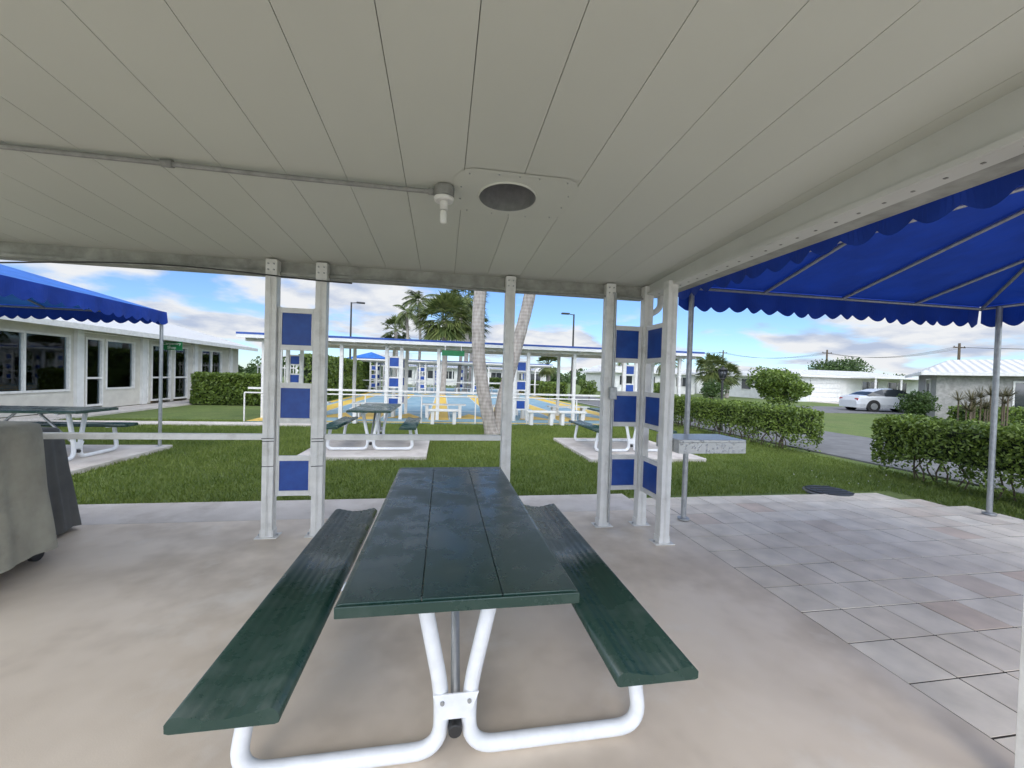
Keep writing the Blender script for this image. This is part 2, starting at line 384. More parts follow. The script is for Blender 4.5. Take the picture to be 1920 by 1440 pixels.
pp=E('paver_patio'); boxes('pavers',pv,M['paver'],pp)
box('paver_bedding',2.303,6.28,-5,4.33,-.15,-.0075,M['joint'],pp)
dc=E('drain_cover'); cyl('lid',(5.35,4.80,-.02),.27,.05,M['black'],dc,n=40,bevel=.01); cyl('rim',(5.35,4.80,-.03),.30,.03,M['asphalt'],dc,n=40)
boxes('lid_ribs',[(5.35-.2,5.35+.2,4.8+k*.09-.012,4.8+k*.09+.012,.004,.012) for k in (-2,-1,0,1,2)],M['black'],dc)
box('concrete_pad',-2.4,-.25,7.2,9.5,-.1,.02,M['floorlight'],bevel=.01)
box('concrete_pad',2.65,4.95,6.9,9.4,-.1,.02,M['floorlight'],bevel=.01)
box('concrete_pad',-8.2,-4.85,5.6,8.35,-.1,.02,M['floorlight'],bevel=.01)
box('sidewalk',-11.1,-9.9,8,24,-.1,.0,M['floorlight'])
box('footpath',-9.9,-2.6,11.6,12.15,-.1,.0,M['floorlight'])
box('road',8.35,12.4,-60,90,-.2,-.02,M['asphalt'])
box('side_street',12.4,120,19.5,25.5,-.2,-.025,M['asphalt'])
box('driveway',34,38,25.5,33,-.2,-.02,M['floorlight'])

# ---------------------------------------------------------------- pavilion
pav=E('picnic_pavilion')
cz=lambda y:2.40+.05*(3.85-y)
V=[];F=[]
Y0,Y1=-1.0,3.86
def slab(xa,xb,ya,yb,t0,t1):
    k=len(V)
    for zz in (t0,t1):
        V.extend([(xa,ya,cz(ya)+zz),(xb,ya,cz(ya)+zz),(xb,yb,cz(yb)+zz),(xa,yb,cz(yb)+zz)])
    F.extend([tuple(i+k for i in f) for f in BF])
hx0,hx1,hy0,hy1=.08,.6896,2.14,2.46
xl=.08-.3048*16
x=xl
while x<2.04:
    xa=x+.0015; xb=min(x+.3048-.0015,2.06)
    if xa>hx0-.01 and xb<hx1+.01:
        slab(xa,xb,Y0,hy0,0,.012); slab(xa,xb,hy1,Y1,0,.012)
    else: slab(xa,xb,Y0,Y1,0,.012)
    x+=.3048
mk('ceiling_panels',V,F,M['ceil'],pav)
V=[];F=[]
slab(xl,hx0,Y0,Y1,.016,.09); slab(hx1,2.06,Y0,Y1,.016,.09); slab(hx0,hx1,Y0,hy0,.016,.09); slab(hx0,hx1,hy1,Y1,.016,.09)
mk('roof_core',V,F,M['conduit'],pav)
def vent():
    cx,cy=.37,2.30; n=48; V=[];F=[]
    out=[]
    hw,hd=.34,.25
    for i in range(n):
        a=2*math.pi*i/n; c,si=math.cos(a),math.sin(a)
        k=min(hw/abs(c) if abs(c)>1e-6 else 9,hd/abs(si) if abs(si)>1e-6 else 9,.37)
        out.append((cx+c*k,cy+si*k))
    for (px,py) in out: V.append((px,py,cz(py)-.004))
    for rr,zz in ((.165,-.005),(.160,-.014),(.152,.5)):
        for i in range(n):
            a=2*math.pi*i/n; px=cx-.035+rr*math.cos(a); py=cy+rr*math.sin(a); V.append((px,py,cz(py)+zz))
    for r0 in range(3):
        for i in range(n): F.append((r0*n+i,r0*n+(i+1)%n,(r0+1)*n+(i+1)%n,(r0+1)*n+i))
    F.append(tuple(3*n+i for i in range(n)))
    e=E('roof_vent'); 
    mk('flashing_and_pipe',V,F,None,e,mats=[M['ceil'],M['metalgrey']],idx=[0]*n+[0]*n+[1]*n+[1])
    for i in range(14):
        a=2*math.pi*i/14+.2; c,si=math.cos(a),math.sin(a); k=min(.30/abs(c) if abs(c)>1e-6 else 9,.22/abs(si) if abs(si)>1e-6 else 9,.33)
        px,py=cx+c*k,cy+si*k
        cyl('screw',(px,py,cz(py)-.007),.004,.005,M['metalgrey'],e,n=8)
vent()
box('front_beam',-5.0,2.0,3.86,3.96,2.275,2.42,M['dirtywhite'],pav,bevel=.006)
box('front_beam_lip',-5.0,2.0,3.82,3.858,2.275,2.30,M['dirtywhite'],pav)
V=[];F=[]
def sl_(xa,xb,za,zb,ya=-1.05,yb=3.96,k0=.3):
    k=len(V); s=lambda y:.05*(3.85-y)*k0
    for zz in (za,zb):
        V.extend([(xa,ya,zz+s(ya)),(xb,ya,zz+s(ya)),(xb,yb,zz+s(yb)),(xa,yb,zz+s(yb))])
    F.extend([tuple(i+k for i in f) for f in BF])
sl_(2.0,2.11,2.30,2.50); sl_(1.975,1.998,2.30,2.325)
mk('side_beam',V,F,M['beam'],pav)
V=[];F=[]
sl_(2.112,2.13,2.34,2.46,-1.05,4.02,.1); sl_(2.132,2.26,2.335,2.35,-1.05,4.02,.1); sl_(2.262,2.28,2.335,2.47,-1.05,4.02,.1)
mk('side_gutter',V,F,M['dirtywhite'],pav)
sb=lambda y:.05*(3.85-y)
boxes('flange_slots',[(2.045,2.057,y,y+.012,2.296+sb(y)*.3,2.2995+sb(y)*.3) for y in np.arange(-.9,3.9,.12)],M['conduit'],pav)  # small dark blocks standing in for the open slots of the flange
tubes('gutter_pipe',[fillet([(2.2,3.9,2.34),(2.2,3.9,2.20),(2.075,3.93,2.12),(2.075,3.93,1.85)],.06)],.03,M['white'],pav,res=5)
box('roof_cap',-5.05,2.28,-1.1,4.0,2.82,2.84,M['white'],pav)
def post(x,y,s=.045,z1=2.39,par=pav,nm='post'):
    boxes(nm,[(x-s,x+s,y-s,y-s+.012,0,z1),(x-s,x-s+.012,y-s+.0125,y+s,0,z1),(x+s-.012,x+s,y-s+.0125,y+s,0,z1),(x-s+.013,x+s-.013,y-s+.022,y-s+.03,0,z1)],M['white'],par,bevel=.002)
    boxes('post_ridge',[(x-.008,x-.003,y-s-.004,y-s-.0005,.02,z1-.1),(x+.003,x+.008,y-s-.004,y-s-.0005,.02,z1-.1)],M['white'],par)
    boxes('foot',[(x-s-.045,x+s+.045,y-s-.02,y+s+.02,0.001,.009)],M['white'],par,bevel=.002)
    boxes('foot_angle',[(x-s-.008,x-s-.002,y-s,y+s,.01,.07),(x+s+.002,x+s+.008,y-s,y+s,.01,.07)],M['white'],par)
    for sx in (-1,1): cyl('bolt',(x+sx*(s+.028),y,.016),.009,.015,M['metalgrey'],par,n=8)
YP=3.80
for px in (-1.46,-1.06,.605,1.60,2.0): post(px,YP)
post(1.98,3.34,z1=2.34)
post(2.11,1.06,z1=2.33)
for px in (-1.46,-1.06,.605,1.60):
    for kx in (-.022,.022):
        for kz in (2.30,2.35): cyl('bolt',(px+kx,3.75,kz),.007,.010,M['metalgrey'],pav,axis='y',n=8)
post(-4.9,3.8); post(-4.9,-.9); post(2.0,-.9)
boxes('rail',[(-4.3,-1.507,3.775,3.825,.845,.895),(-1.012,.558,3.775,3.825,.845,.895)],M['white'],pav,bevel=.004)
boxes('rail_post',[(-4.35,-4.302,3.77,3.83,0,.9)],M['white'],pav)
def ladder(e,a0,a1,c,axis,t=.012,zs=((1.67,1.945),(1.035,1.295),(.40,.66)),z0=0):
    fr=[];bl=[]
    st=.022
    def add(lst,u0,u1,v0,v1,z_0,z_1):
        if axis=='x': lst.append((u0,u1,v0,v1,z_0+z0,z_1+z0))
        else: lst.append((v0,v1,u0,u1,z_0+z0,z_1+z0))
    add(fr,a0+.002,a0+st,c-t,c+t,zs[-1][0]-.05,zs[0][1]+.05); add(fr,a1-st,a1-.002,c-t,c+t,zs[-1][0]-.05,zs[0][1]+.05)
    for (l,h) in zs:
        add(fr,a0+st+.001,a1-st-.001,c-t,c+t,h+.001,h+.045); add(fr,a0+st+.001,a1-st-.001,c-t,c+t,l-.045,l-.001)
        add(bl,a0+st+.001,a1-st-.001,c-t*.35,c+t*.35,l,h)
        w=.012
        add(fr,a0+st+.001,a0+st+w,c-t,c-t*.4,l,h); add(fr,a1-st-w,a1-st-.001,c-t,c-t*.4,l,h)
    boxes('screen_frame',fr,M['white'],e,bevel=.002 if e is pav else 0); boxes('blue_panel',bl,M['blue'],e)
ladder(pav,-1.413,-1.107,YP,'x'); ladder(pav,1.647,1.953,YP,'x'); ladder(pav,3.387,3.753,1.985,'y')
for px in (-1.46,-1.06):
    for z in (.62,.86,.835): tube('wire_tie',[(px-.05,3.748,z),(px+.05,3.748,z+.004)],.003,M['black'],pav)
tube('post_conduit',[(1.64,3.742,.05),(1.64,3.742,2.3)],.012,M['metalgrey'],pav)
box('switch_box',1.595,1.665,3.69,3.735,1.26,1.38,M['metalgrey'],pav,bevel=.006)
pts=[(-5,3.80,2.20)]
for i in range(1,40):
    t=i/39; xx=-5+4.2*t; pts.append((xx,3.79-.06*t,2.20-.04*math.sin(t*math.pi*2.4)+.06*t))
tube('hanging_cable',pts,.006,M['black'],pav,res=3)
tube('beam_cable',[(-1.0+3.0*t,3.80,2.262+.012*math.sin(9*t)) for t in np.linspace(0,1,30)],.009,M['conduit'],pav,res=3)
cl=E('ceiling_light'); cx,cy=-.02,2.27; z=cz(cy)
tube('ceiling_conduit',[(-4.8,2.30,cz(2.3)-.02),(-1.37,2.285,cz(2.3)-.025),(-.9,2.275,cz(2.28)-.035),(-.06,2.27,cz(2.27)-.035)],.0125,M['conduit'],cl,fil=.3)
cyl('conduit_coupling',(-1.37,2.285,cz(2.285)-.025),.019,.05,M['conduit'],cl,axis='x',n=14)
cyl('conduit_coupling',(-.085,2.27,cz(2.27)-.035),.018,.04,M['conduit'],cl,axis='x',n=14)
cyl('junction_box',(cx,cy,z-.03),.055,.055,M['conduit'],cl,n=20,bevel=.004)
cyl('lamp_holder',(cx,cy,z-.072),.05,.022,M['white'],cl,n=24,r2=.056,bevel=.004)
cyl('lamp_neck',(cx,cy,z-.105),.022,.045,M['white'],cl,n=20,bevel=.003)
cyl('bulb',(cx,cy,z-.165),.020,.075,M['bulb'],cl,n=20,bevel=.012)
sh=E('metal_shelf'); box('tray',2.03,2.68,3.20,3.58,.925,.95,M['diamond'],sh,bevel=.003)
boxes('apron',[(2.03,2.68,3.20,3.206,.83,.924),(2.674,2.68,3.207,3.58,.86,.924),(2.03,2.05,3.207,3.58,.83,.924)],M['diamond'],sh)

# ---------------------------------------------------------------- picnic tables
def bench_prof(w):
    top=[]; n=48
    for i in range(n+1):
        t=i/n; x=-w/2+w*t
        z=-.011*math.cos((t-.5)*2*math.pi) + .0011*math.sin(t*math.pi*18)
        e=min(t,1-t)*w
        if e<.03: z-= (1-e/.03)**2*.024
        top.append((x,z))
    return top+[(w/2-.001,-.036),(w/2-.012,-.040),(-w/2+.012,-.040),(-w/2+.001,-.036)]
def picnic_table(loc,length,rotz=0,detail=True):
    e=E('picnic_table',loc,rotz); h=length/2; W=.76
    pw=W/3
    for i in range(3):
        a=-W/2+pw*i+.001; b=a+pw-.002
        l=(i==0); r=(i==2)
        prof=[(a,.722),(a,.748 if l else .757)]
        if l: prof+= [(a+.008,.757),(a+.02,.76)]
        else: prof+=[(a+.003,.76)]
        if r: prof+=[(b-.02,.76),(b-.008,.757),(b,.748),(b,.722)]
        else: prof+=[(b-.003,.76),(b,.757),(b,.722)]
        extrude_y('tabletop_plank',prof,-h,h,M['green'],e,smooth=False,bevel=.003 if detail else 0)
    boxes('tabletop_end_cap',[(-W/2+.001,W/2-.001,-h-.009,-h-.001,.718,.754),(-W/2+.001,W/2-.001,h+.001,h+.009,.718,.754)],M['green'],e,bevel=.003)
    for s in (-1,1):
        extrude_y('bench_seat',bench_prof(.30),-h,h,M['green'],e,x0=s*.675,z0=.457)
    for fy in (-h+.27,h-.27):
        for s in (-1,1):
            pts=[(s*.15,fy,.715),(s*.05,fy,.24),(s*.055,fy,.032),(s*.76,fy,.032),(s*.70,fy,.405)]
            P=fillet(pts,.11,8)
            tube('frame_tube',P,.029,M['whitebright'],e,res=8)
            box('seat_plate',s*.675-.12,s*.675+.12,fy-.025,fy+.025,.405,.415,M['whitebright'],e)
            if detail: cyl('plug_cap',(s*.60,fy+.33*(1 if fy<0 else -1),.375),.022,.03,M['black'],e,axis='y',n=16,bevel=.004)
            if detail: tube('seat_brace',[(s*.60,fy+.345*(1 if fy<0 else -1),.375),(s*.60,0,.375)],.017,M['whitebright'],e)
        sg=-1 if fy<0 else 1
        V=[(-.085,fy+sg*.033,.265),(.085,fy+sg*.033,.265),(.05,fy+sg*.033,.17),(-.05,fy+sg*.033,.17)]
        V+=[(a,b-sg*.006,c) for a,b,c in V]
        mk('bracket_plate',V,[(0,1,2,3),(7,6,5,4),(0,4,5,1),(1,5,6,2),(2,6,7,3),(3,7,4,0)],M['whitebright'],e)
        if detail:
            for bx_ in (-.05,.05): cyl('bolt',(bx_,fy+sg*.036,.235),.008,.008,M['metalgrey'],e,axis='y',n=8)
        box('top_crossbar',-.34,.34,fy-.02,fy+.02,.70,.72,M['whitebright'],e)
        tube('diagonal_brace',[(0,fy-sg*.02,.22),(0,fy-sg*.50,.705)],.018,M['metalgrey'],e)
        cyl('plug_cap',(0,fy+sg*.01,.125),.026,.06,M['black'],e,axis='y',n=18,bevel=.005)
    return e
picnic_table((.08,2.16,0),1.80)
picnic_table((-1.28,8.4,.02),1.8,0,False)
picnic_table((3.75,8.2,.02),1.8,0,False)
picnic_table((-6.0,7.05,.02),1.8,math.pi/2,False)

# ---------------------------------------------------------------- grill covers
def cover(name,x0,x1,y0,y1,h,mt,base=.10,flare=0.0):
    e=E(name); V=[];F=[]; n=120; lev=[(base,1.05+flare),(.3,1.03+flare*.7),(.55,1.0+flare*.45),(.8,.985+flare*.2),(h-.06,.97),(h-.015,.955),(h,.90),(h+.01,.5),(h+.012,.05)]
    cx,cy=(x0+x1)/2,(y0+y1)/2; hx,hy=(x1-x0)/2,(y1-y0)/2
    for li,(z,s) in enumerate(lev):
        for i in range(n):
            a=2*math.pi*i/n; c,si=math.cos(a),math.sin(a); p=5
            rr=(abs(c)**p+abs(si)**p)**(-1/p)
            f=(.022*math.sin(a*13+z*2)+.014*math.sin(a*23+1.3-z*3))*max(0,(1-z/h))**.7
            ss=s+f
            V.append((cx+hx*rr*c*ss,cy+hy*rr*si*ss,z+.012*math.sin(a*5)*(1 if li==0 else .4 if z<h-.02 else .3)))
    m=len(lev)
    for l in range(m-1):
        for i in range(n): F.append((l*n+i,l*n+(i+1)%n,(l+1)*n+(i+1)%n,(l+1)*n+i))
    F.append(tuple((m-1)*n+i for i in range(n)))
    mk('cover',V,F,mt,e,smooth=True)
    for (wx,wy) in ((x1-.1,y0+.12),(x1-.1,y1-.12),(x0+.1,y0+.12),(x0+.1,y1-.12)):
        cyl('caster_wheel',(wx,wy,.05),.05,.03,M['black'],e,axis='x',n=20)
        tube('leg',[(wx,wy,.05),(wx,wy,.4)],.015,M['black'],e)
    return e
cover('covered_grill',-4.1,-2.80,2.55,3.60,1.02,M['beige'],flare=.03)
cover('grill_cover_shaded_side',-4.1,-3.20,3.70,4.15,.90,M['covershade'],base=.04,flare=.20)  # separate dark shape added for the shadowed far side of the grill cover

# ---------------------------------------------------------------- canopies
def canopy(name,x0,x1,y0,y1,ze,zr,vb,poles,mtop,mval,ribs=4,leftvb=None,rd=None):
    e=E(name); xm=(x0+x1)/2; d=(x1-x0)/2 if rd is None else rd
    ya,yb=y0+d,y1-d
    if ya>yb: ya=yb=(y0+y1)/2
    A=(x0,y0,ze);B=(x1,y0,ze);C=(x1,y1,ze);D=(x0,y1,ze);R1=(xm,ya,zr);R2=(xm,yb,zr)
    mk('roof_fabric',[A,B,C,D,R1,R2],[(0,1,4),(1,2,5,4),(2,3,5),(3,0,4,5)],mtop,e)
    per=[((x0,y0),(x1,y0)),((x1,y0),(x1,y1)),((x1,y1),(x0,y1)),((x0,y1),(x0,y0))]
    for si,(p,q) in enumerate(per):
        Ln=math.hypot(q[0]-p[0],q[1]-p[1]); ns=max(1,round(Ln/.2)); m=ns*8
        nx,ny=(q[1]-p[1])/Ln,-(q[0]-p[0])/Ln
        V=[];F=[]; bb=vb if not(si==3 and leftvb) else leftvb
        for i in range(m+1):
            t=i/m; u=t*ns; wv=.016*math.sin(u*2.1+si)+.008*math.sin(u*5)
            bx,by=p[0]+(q[0]-p[0])*t,p[1]+(q[1]-p[1])*t
            zb=bb+.045-.055*abs(math.sin(u*math.pi))+.008*math.sin(u*.9)
            o=.01
            V+= [(bx+nx*o,by+ny*o,ze+.005),(bx+nx*(o+wv),by+ny*(o+wv),zb)]
        for i in range(m): F.append((2*i,2*i+1,2*i+3,2*i+2))
        mk('scalloped_valance',V,F,mval,e)
    z=ze-.03
    paths=[[(x0+.02,y0+.02,z),(x1-.02,y0+.02,z),(x1-.02,y1-.02,z),(x0+.02,y1-.02,z),(x0+.02,y0+.02,z)]]
    dn=lambda p,s=.035:(p[0],p[1],p[2]-s)
    for a,b in ((A,R1),(B,R1),(C,R2),(D,R2),(R1,R2)): paths.append([dn(a),dn(b)])
    for k in range(1,ribs):
        yy=y0+(y1-y0)*k/ribs
        if ya<=yy<=yb:
            paths.append([(x0,yy,z),(xm,yy,zr-.035),(x1,yy,z)])
    for k in (1,2,3):
        xx=x0+(x1-x0)*k/4; f=min(k,4-k)/2
        for (ye,yr) in ((y1,yb),(y0,ya)):
            paths.append([(xx,ye,z),(xx,ye+(yr-ye)*f,z+(zr-ze)*f)])
    tubes('frame_pipe',paths,.017,M['metalgrey'],e,res=4)
    for (px,py) in poles: tube('pole',[(px,py,0),(px,py,ze-.03)],.027,M['metalgrey'],e,res=6); cyl('pole_foot',(px,py,.012),.06,.02,M['metalgrey'],e,n=16)
    return e
canopy('patio_canopy',2.42,6.42,-.4,3.92,2.47,3.05,2.22,[(2.54,3.88),(6.37,3.72),(6.37,-.3)],M['cloth'],M['cloth'],leftvb=2.30)
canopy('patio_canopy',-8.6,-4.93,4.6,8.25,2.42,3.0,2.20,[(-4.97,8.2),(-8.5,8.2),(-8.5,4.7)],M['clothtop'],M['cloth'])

# ---------------------------------------------------------------- clubhouse
cb_=E('clubhouse'); WX=-11.1; zt=2.55; b0=.02
ops=[(5.5,8.3,.62,2.3,3),(8.8,11.2,.62,2.3,2),(11.6,14.3,.62,2.3,2),(14.82,15.5,.1,2.3,1),(15.6,16.9,.62,2.3,1),(17.75,18.9,.1,2.3,1),(19.1,20.0,.1,2.3,1),(21.0,22.8,.62,2.3,2)]
wall=[]; yprev=2.0; fr=[]; gl=[]
for (a,b,c,d,m) in ops:
    wall.append((WX-.2,WX,yprev,a,b0,zt)); 
    if c>.2: wall.append((WX-.2,WX,a,b,b0,c))
    wall.append((WX-.2,WX,a,b,d,zt)); yprev=b
    t=.06
    fr+=[(WX-.08,WX+.03,a,a+t,c,d),(WX-.08,WX+.03,b-t,b,c,d),(WX-.08,WX+.03,a+t,b-t,c,c+t),(WX-.08,WX+.03,a+t,b-t,d-t,d)]
    for k in range(1,m):
        ym=a+(b-a)*k/m; fr.append((WX-.07,WX+.02,ym-.03,ym+.03,c+t,d-t))
    if c<.2: fr.append((WX-.07,WX+.02,a+t,b-t,.98,1.04))
    gl.append((WX-.05,WX-.04,a+t,b-t,c+t,d-t))
wall.append((WX-.2,WX,yprev,24.5,b0,zt)); wall.append((-18,WX-.2,24.3,24.5,b0,zt)); wall.append((-18,WX-.2,2.0,2.2,b0,zt))
boxes('walls',wall,M['stucco'],cb_); boxes('window_frames',fr,M['white'],cb_); boxes('window_panes',gl,M['glass'],cb_)
boxes('pilaster',[(WX+.001,WX+.10,y-.12,y+.12,b0,zt) for y in (8.55,11.4,14.55,17.3,20.5,23.6)],M['stuccow'],cb_)
boxes('interior',[(-14.2,-14.0,2.2,24.3,0,1.1),(-14.0,WX-.21,2.2,24.3,2.4,2.5),(-14.0,WX-.21,2.2,24.3,0,.02),(-14.0,WX-.21,14.5,14.6,.02,2.4),(-14.0,WX-.21,17.3,17.4,.02,2.4)]+[(-14.2,-14.0,y,y+.9,1.1,2.4) for y in np.arange(2.3,24,2.4)],M['room'],cb_)
boxes('workshop_machines',[(-11.9,-11.35,11.9,12.4,.02,1.35),(-11.9,-11.4,13.0,13.9,.02,.95),(-11.9,-11.4,13.2,13.5,.96,1.35),(-11.9,-11.4,16.0,16.5,.02,1.0),(-11.8,-11.4,18.0,18.4,.02,1.3),(-11.9,-11.4,19.3,19.7,.02,1.2),(-11.9,-11.4,21.3,22,.02,1.1)],M['tank'],cb_,bevel=.05)
boxes('shelves',[(-13.5,-13.2,y,y+1.2,z,z+.05) for y in (11.7,13,15,18,19.4,21.2) for z in (.8,1.25,1.7)],M['white'],cb_)
cyl('shop_fan',(-11.6,16.3,1.45),.35,.12,M['metalgrey'],cb_,axis='x')
tube('fan_stand',[(-11.6,16.6,.02),(-11.6,16.6,1.2)],.04,M['metalgrey'],cb_)
ze=2.6; zr=3.75; xe=-10.4; xr=-14.6; xb=-18.8; y0,y1=1.4,25.1
mk('roof',[(xe,y0,ze),(xe,y1,ze),(xr,y1,zr),(xr,y0,zr),(xb,y0,ze),(xb,y1,ze)],[(0,1,2,3),(3,2,5,4)],M['tileY'],cb_)
mk('soffit',[(xe,y0,ze-.03),(xe,y1,ze-.03),(xb,y1,ze-.03),(xb,y0,ze-.03)],[(0,1,2,3)],M['stuccow'],cb_)
mk('gable',[(xe+.1,y1-.02,ze-.02),(xr,y1-.02,zr-.02),(xb,y1-.02,ze-.02)],[(0,1,2)],M['stuccow'],cb_)
box('fascia',xe,xe+.03,y0,y1,ze-.14,ze+.02,M['white'],cb_)
tubes('conduit',[[(WX+.12,y,.1),(WX+.12,y,2.5)] for y in (17.4,)]+[[(WX+.1,14.6,2.45),(WX+.1,20,2.45)]],.02,M['white'],cb_)
sg=E('carpentry_shop_sign')
box('board',-11.02,-10.30,18.2,18.24,2.12,2.46,M['sign'],sg)
tubes('hanger',[[(-10.95,18.22,2.46),(-10.95,18.22,2.57)],[(-10.5,18.22,2.46),(-10.5,18.22,2.57)]],.01,M['white'],sg)
def text(s,loc,size,rot,par):
    cu=bpy.data.curves.new('lettering','FONT'); cu.body=s; cu.size=size; cu.align_x='CENTER'; cu.align_y='CENTER'; cu.extrude=.002
    cu.materials.append(M['linewhite']); o=bpy.data.objects.new('lettering',cu); col.objects.link(o); o.location=loc; o.rotation_euler=rot; o.parent=par
text('Carpentry',(-10.66,18.196,2.37),.155,(math.pi/2,0,0),sg)
text('Shop',(-10.66,18.196,2.21),.155,(math.pi/2,0,0),sg)
fe=E('white_fence'); fb=[(-10.6+.0,-7.6,25.6,25.61,1.55,1.62),(-10.6,-7.6,25.6,25.61,.15,.22)]
fb+=[(x,x+.05,25.612,25.63,0,1.75) for x in np.arange(-10.6,-7.6,.16)]
boxes('pickets',fb,M['white'],fe)

# ---------------------------------------------------------------- shuffleboard courts + shelters
ct=E('shuffleboard_courts')
box('court_surface',-5.4,7.4,12.4,46,-.15,-.005,M['bluepaint'],ct)
ylw=[]; wl=[]
for i in range(6):
    xc=-4.5+2.2*i
    ylw.append((xc-.32,xc+.32,13.2,30,-.004,.0)); 
    for (ya) in (15.4,28.2):
        wl.append((xc+.38,xc+1.82,ya,ya+.04,-.004,.001)); wl.append((xc+.38,xc+1.82,ya+1.0,ya+1.04,-.004,.001))
    wl.append((xc+.34,xc+.37,13.4,29,-.004,.001)); wl.append((xc+1.83,xc+1.86,13.4,29,-.004,.001))
ylw.append((-5.4,7.4,12.4,12.6,-.004,.0)); ylw.append((-5.4,-5.1,12.61,46,-.004,.0)); ylw.append((7.1,7.4,12.61,46,-.004,.0))
boxes('court_lanes',ylw,M['yellow'],ct); boxes('court_lines',wl,M['linewhite'],ct)
V=[];F=[]
for i in range(5):
    xc=-4.5+2.2*i+1.1; k=len(V)
    for (ya,yt) in ((13.6,15.3),(30.8,29.4)):
        k=len(V); V+=[(xc-.6,ya,.002),(xc+.6,ya,.002),(xc,yt,.002)]; F.append((k,k+1,k+2) if yt>ya else (k+1,k,k+2))
mk('court_triangles',V,F,M['yellow'],ct)
def shelter(Y,x0,x1,xs,name='court_shelter',dep=2.6,zt=2.5):
    e=E(name)
    box('roof',x0,x1,Y,Y+dep,zt-.10,zt-.02,M['stuccow'],e)
    boxes('fascia',[(x0-.01,x1+.01,Y-.03,Y-.001,zt-.04,zt+.02),(x0-.01,x1+.01,Y+dep+.001,Y+dep+.03,zt-.04,zt+.02)],M['blue'],e)
    boxes('fascia_lower',[(x0-.01,x1+.01,Y-.025,Y-.001,zt-.14,zt-.041)],M['stuccow'],e)
    boxes('beams',[(x0+.1,x1-.1,Y+.3,Y+.4,zt-.22,zt-.101),(x0+.1,x1-.1,Y+dep-.4,Y+dep-.3,zt-.22,zt-.101)],M['white'],e)
    boxes('joists',[(x,x+.05,Y+.01,Y+dep-.01,zt-.16,zt-.102) for x in np.arange(x0+.5,x1-.2,.9)],M['white'],e)
    pb=[]
    for i,x in enumerate(xs):
        for yy in (Y+.35,Y+dep-.35):
            pb.append((x-.05,x+.05,yy-.05,yy+.05,0,zt-.22))
            if i%2==0:
                pb.append((x+.40,x+.50,yy-.05,yy+.05,0,zt-.22))
        if i%2==0:
            ladder(e,x+.05,x+.40,Y+.35,'x'); ladder(e,x+.05,x+.40,Y+dep-.35,'x')
    boxes('posts',pb,M['white'],e)
    boxes('rail',[(x0+.2,x1-.2,Y+.29,Y+.298,.86,.92)],M['white'],e)
    bb=[];sp=[]
    for x in np.arange(x0+.8,x1-1.5,2.2):
        bb.append((x,x+1.5,Y+.9,Y+1.25,.42,.46)); sp+=[(x+.15,x+.25,Y+.92,Y+1.22,0,.42),(x+1.25,x+1.35,Y+.92,Y+1.22,0,.42)]
    boxes('bench_seats',bb,M['linewhite'],e); boxes('bench_supports',sp,M['stuccow'],e)
    return e
shelter(12.9,-5.9,9.0,[-5.3,-3.1,-1.75,-.15,2.35,4.4,6.2,8.3])
shelter(31.0,-6.5,8.5,[-5.3,-3.1,-1.75,-.15,2.35,3.5,5.2,7.2])
shelter(35.5,-6.5,8.5,[-5.0,-3.6,-2.2,-.75,1.35,3.1,5.6,7.6],dep=2.2)
shelter(52,-8,12,[-6,-3.6,-1.2,1.2,3.6,6.1,8.6,10.6],dep=2.2)
gs=E('court_sign'); box('board',-.05,.65,12.82,12.86,2.05,2.22,M['sign'],gs); tubes('hanger',[[(.05,12.84,2.22),(.05,12.9,2.4)],[(.55,12.84,2.22),(.55,12.9,2.4)]],.01,M['white'],gs)
for x in (-2.6,-.4,2.6,3.6,5.0):
    e=E('court_bench'); box('seat',x,x+.9,12.15,12.45,.36,.42,M['linewhite'],e,bevel=.01); boxes('legs',[(x+.08,x+.18,12.18,12.42,-.02,.36),(x+.72,x+.82,12.18,12.42,-.02,.36)],M['stuccow'],e)
rp=E('court_rail'); tubes('pipes',[[(-5.4,12.3,.8),(7.4,12.3,.8)]]+[[(x,12.3,0),(x,12.3,.8)] for x in np.arange(-5.4,7.5,1.6)],.02,M['white'],rp)
e=canopy('patio_canopy',-9.2,-4.2,38,42,2.5,3.4,2.25,[(-9,38.1),(-4.3,38.1),(-4.3,41.9),(-9,41.9)],M['clothtop'],M['cloth'])

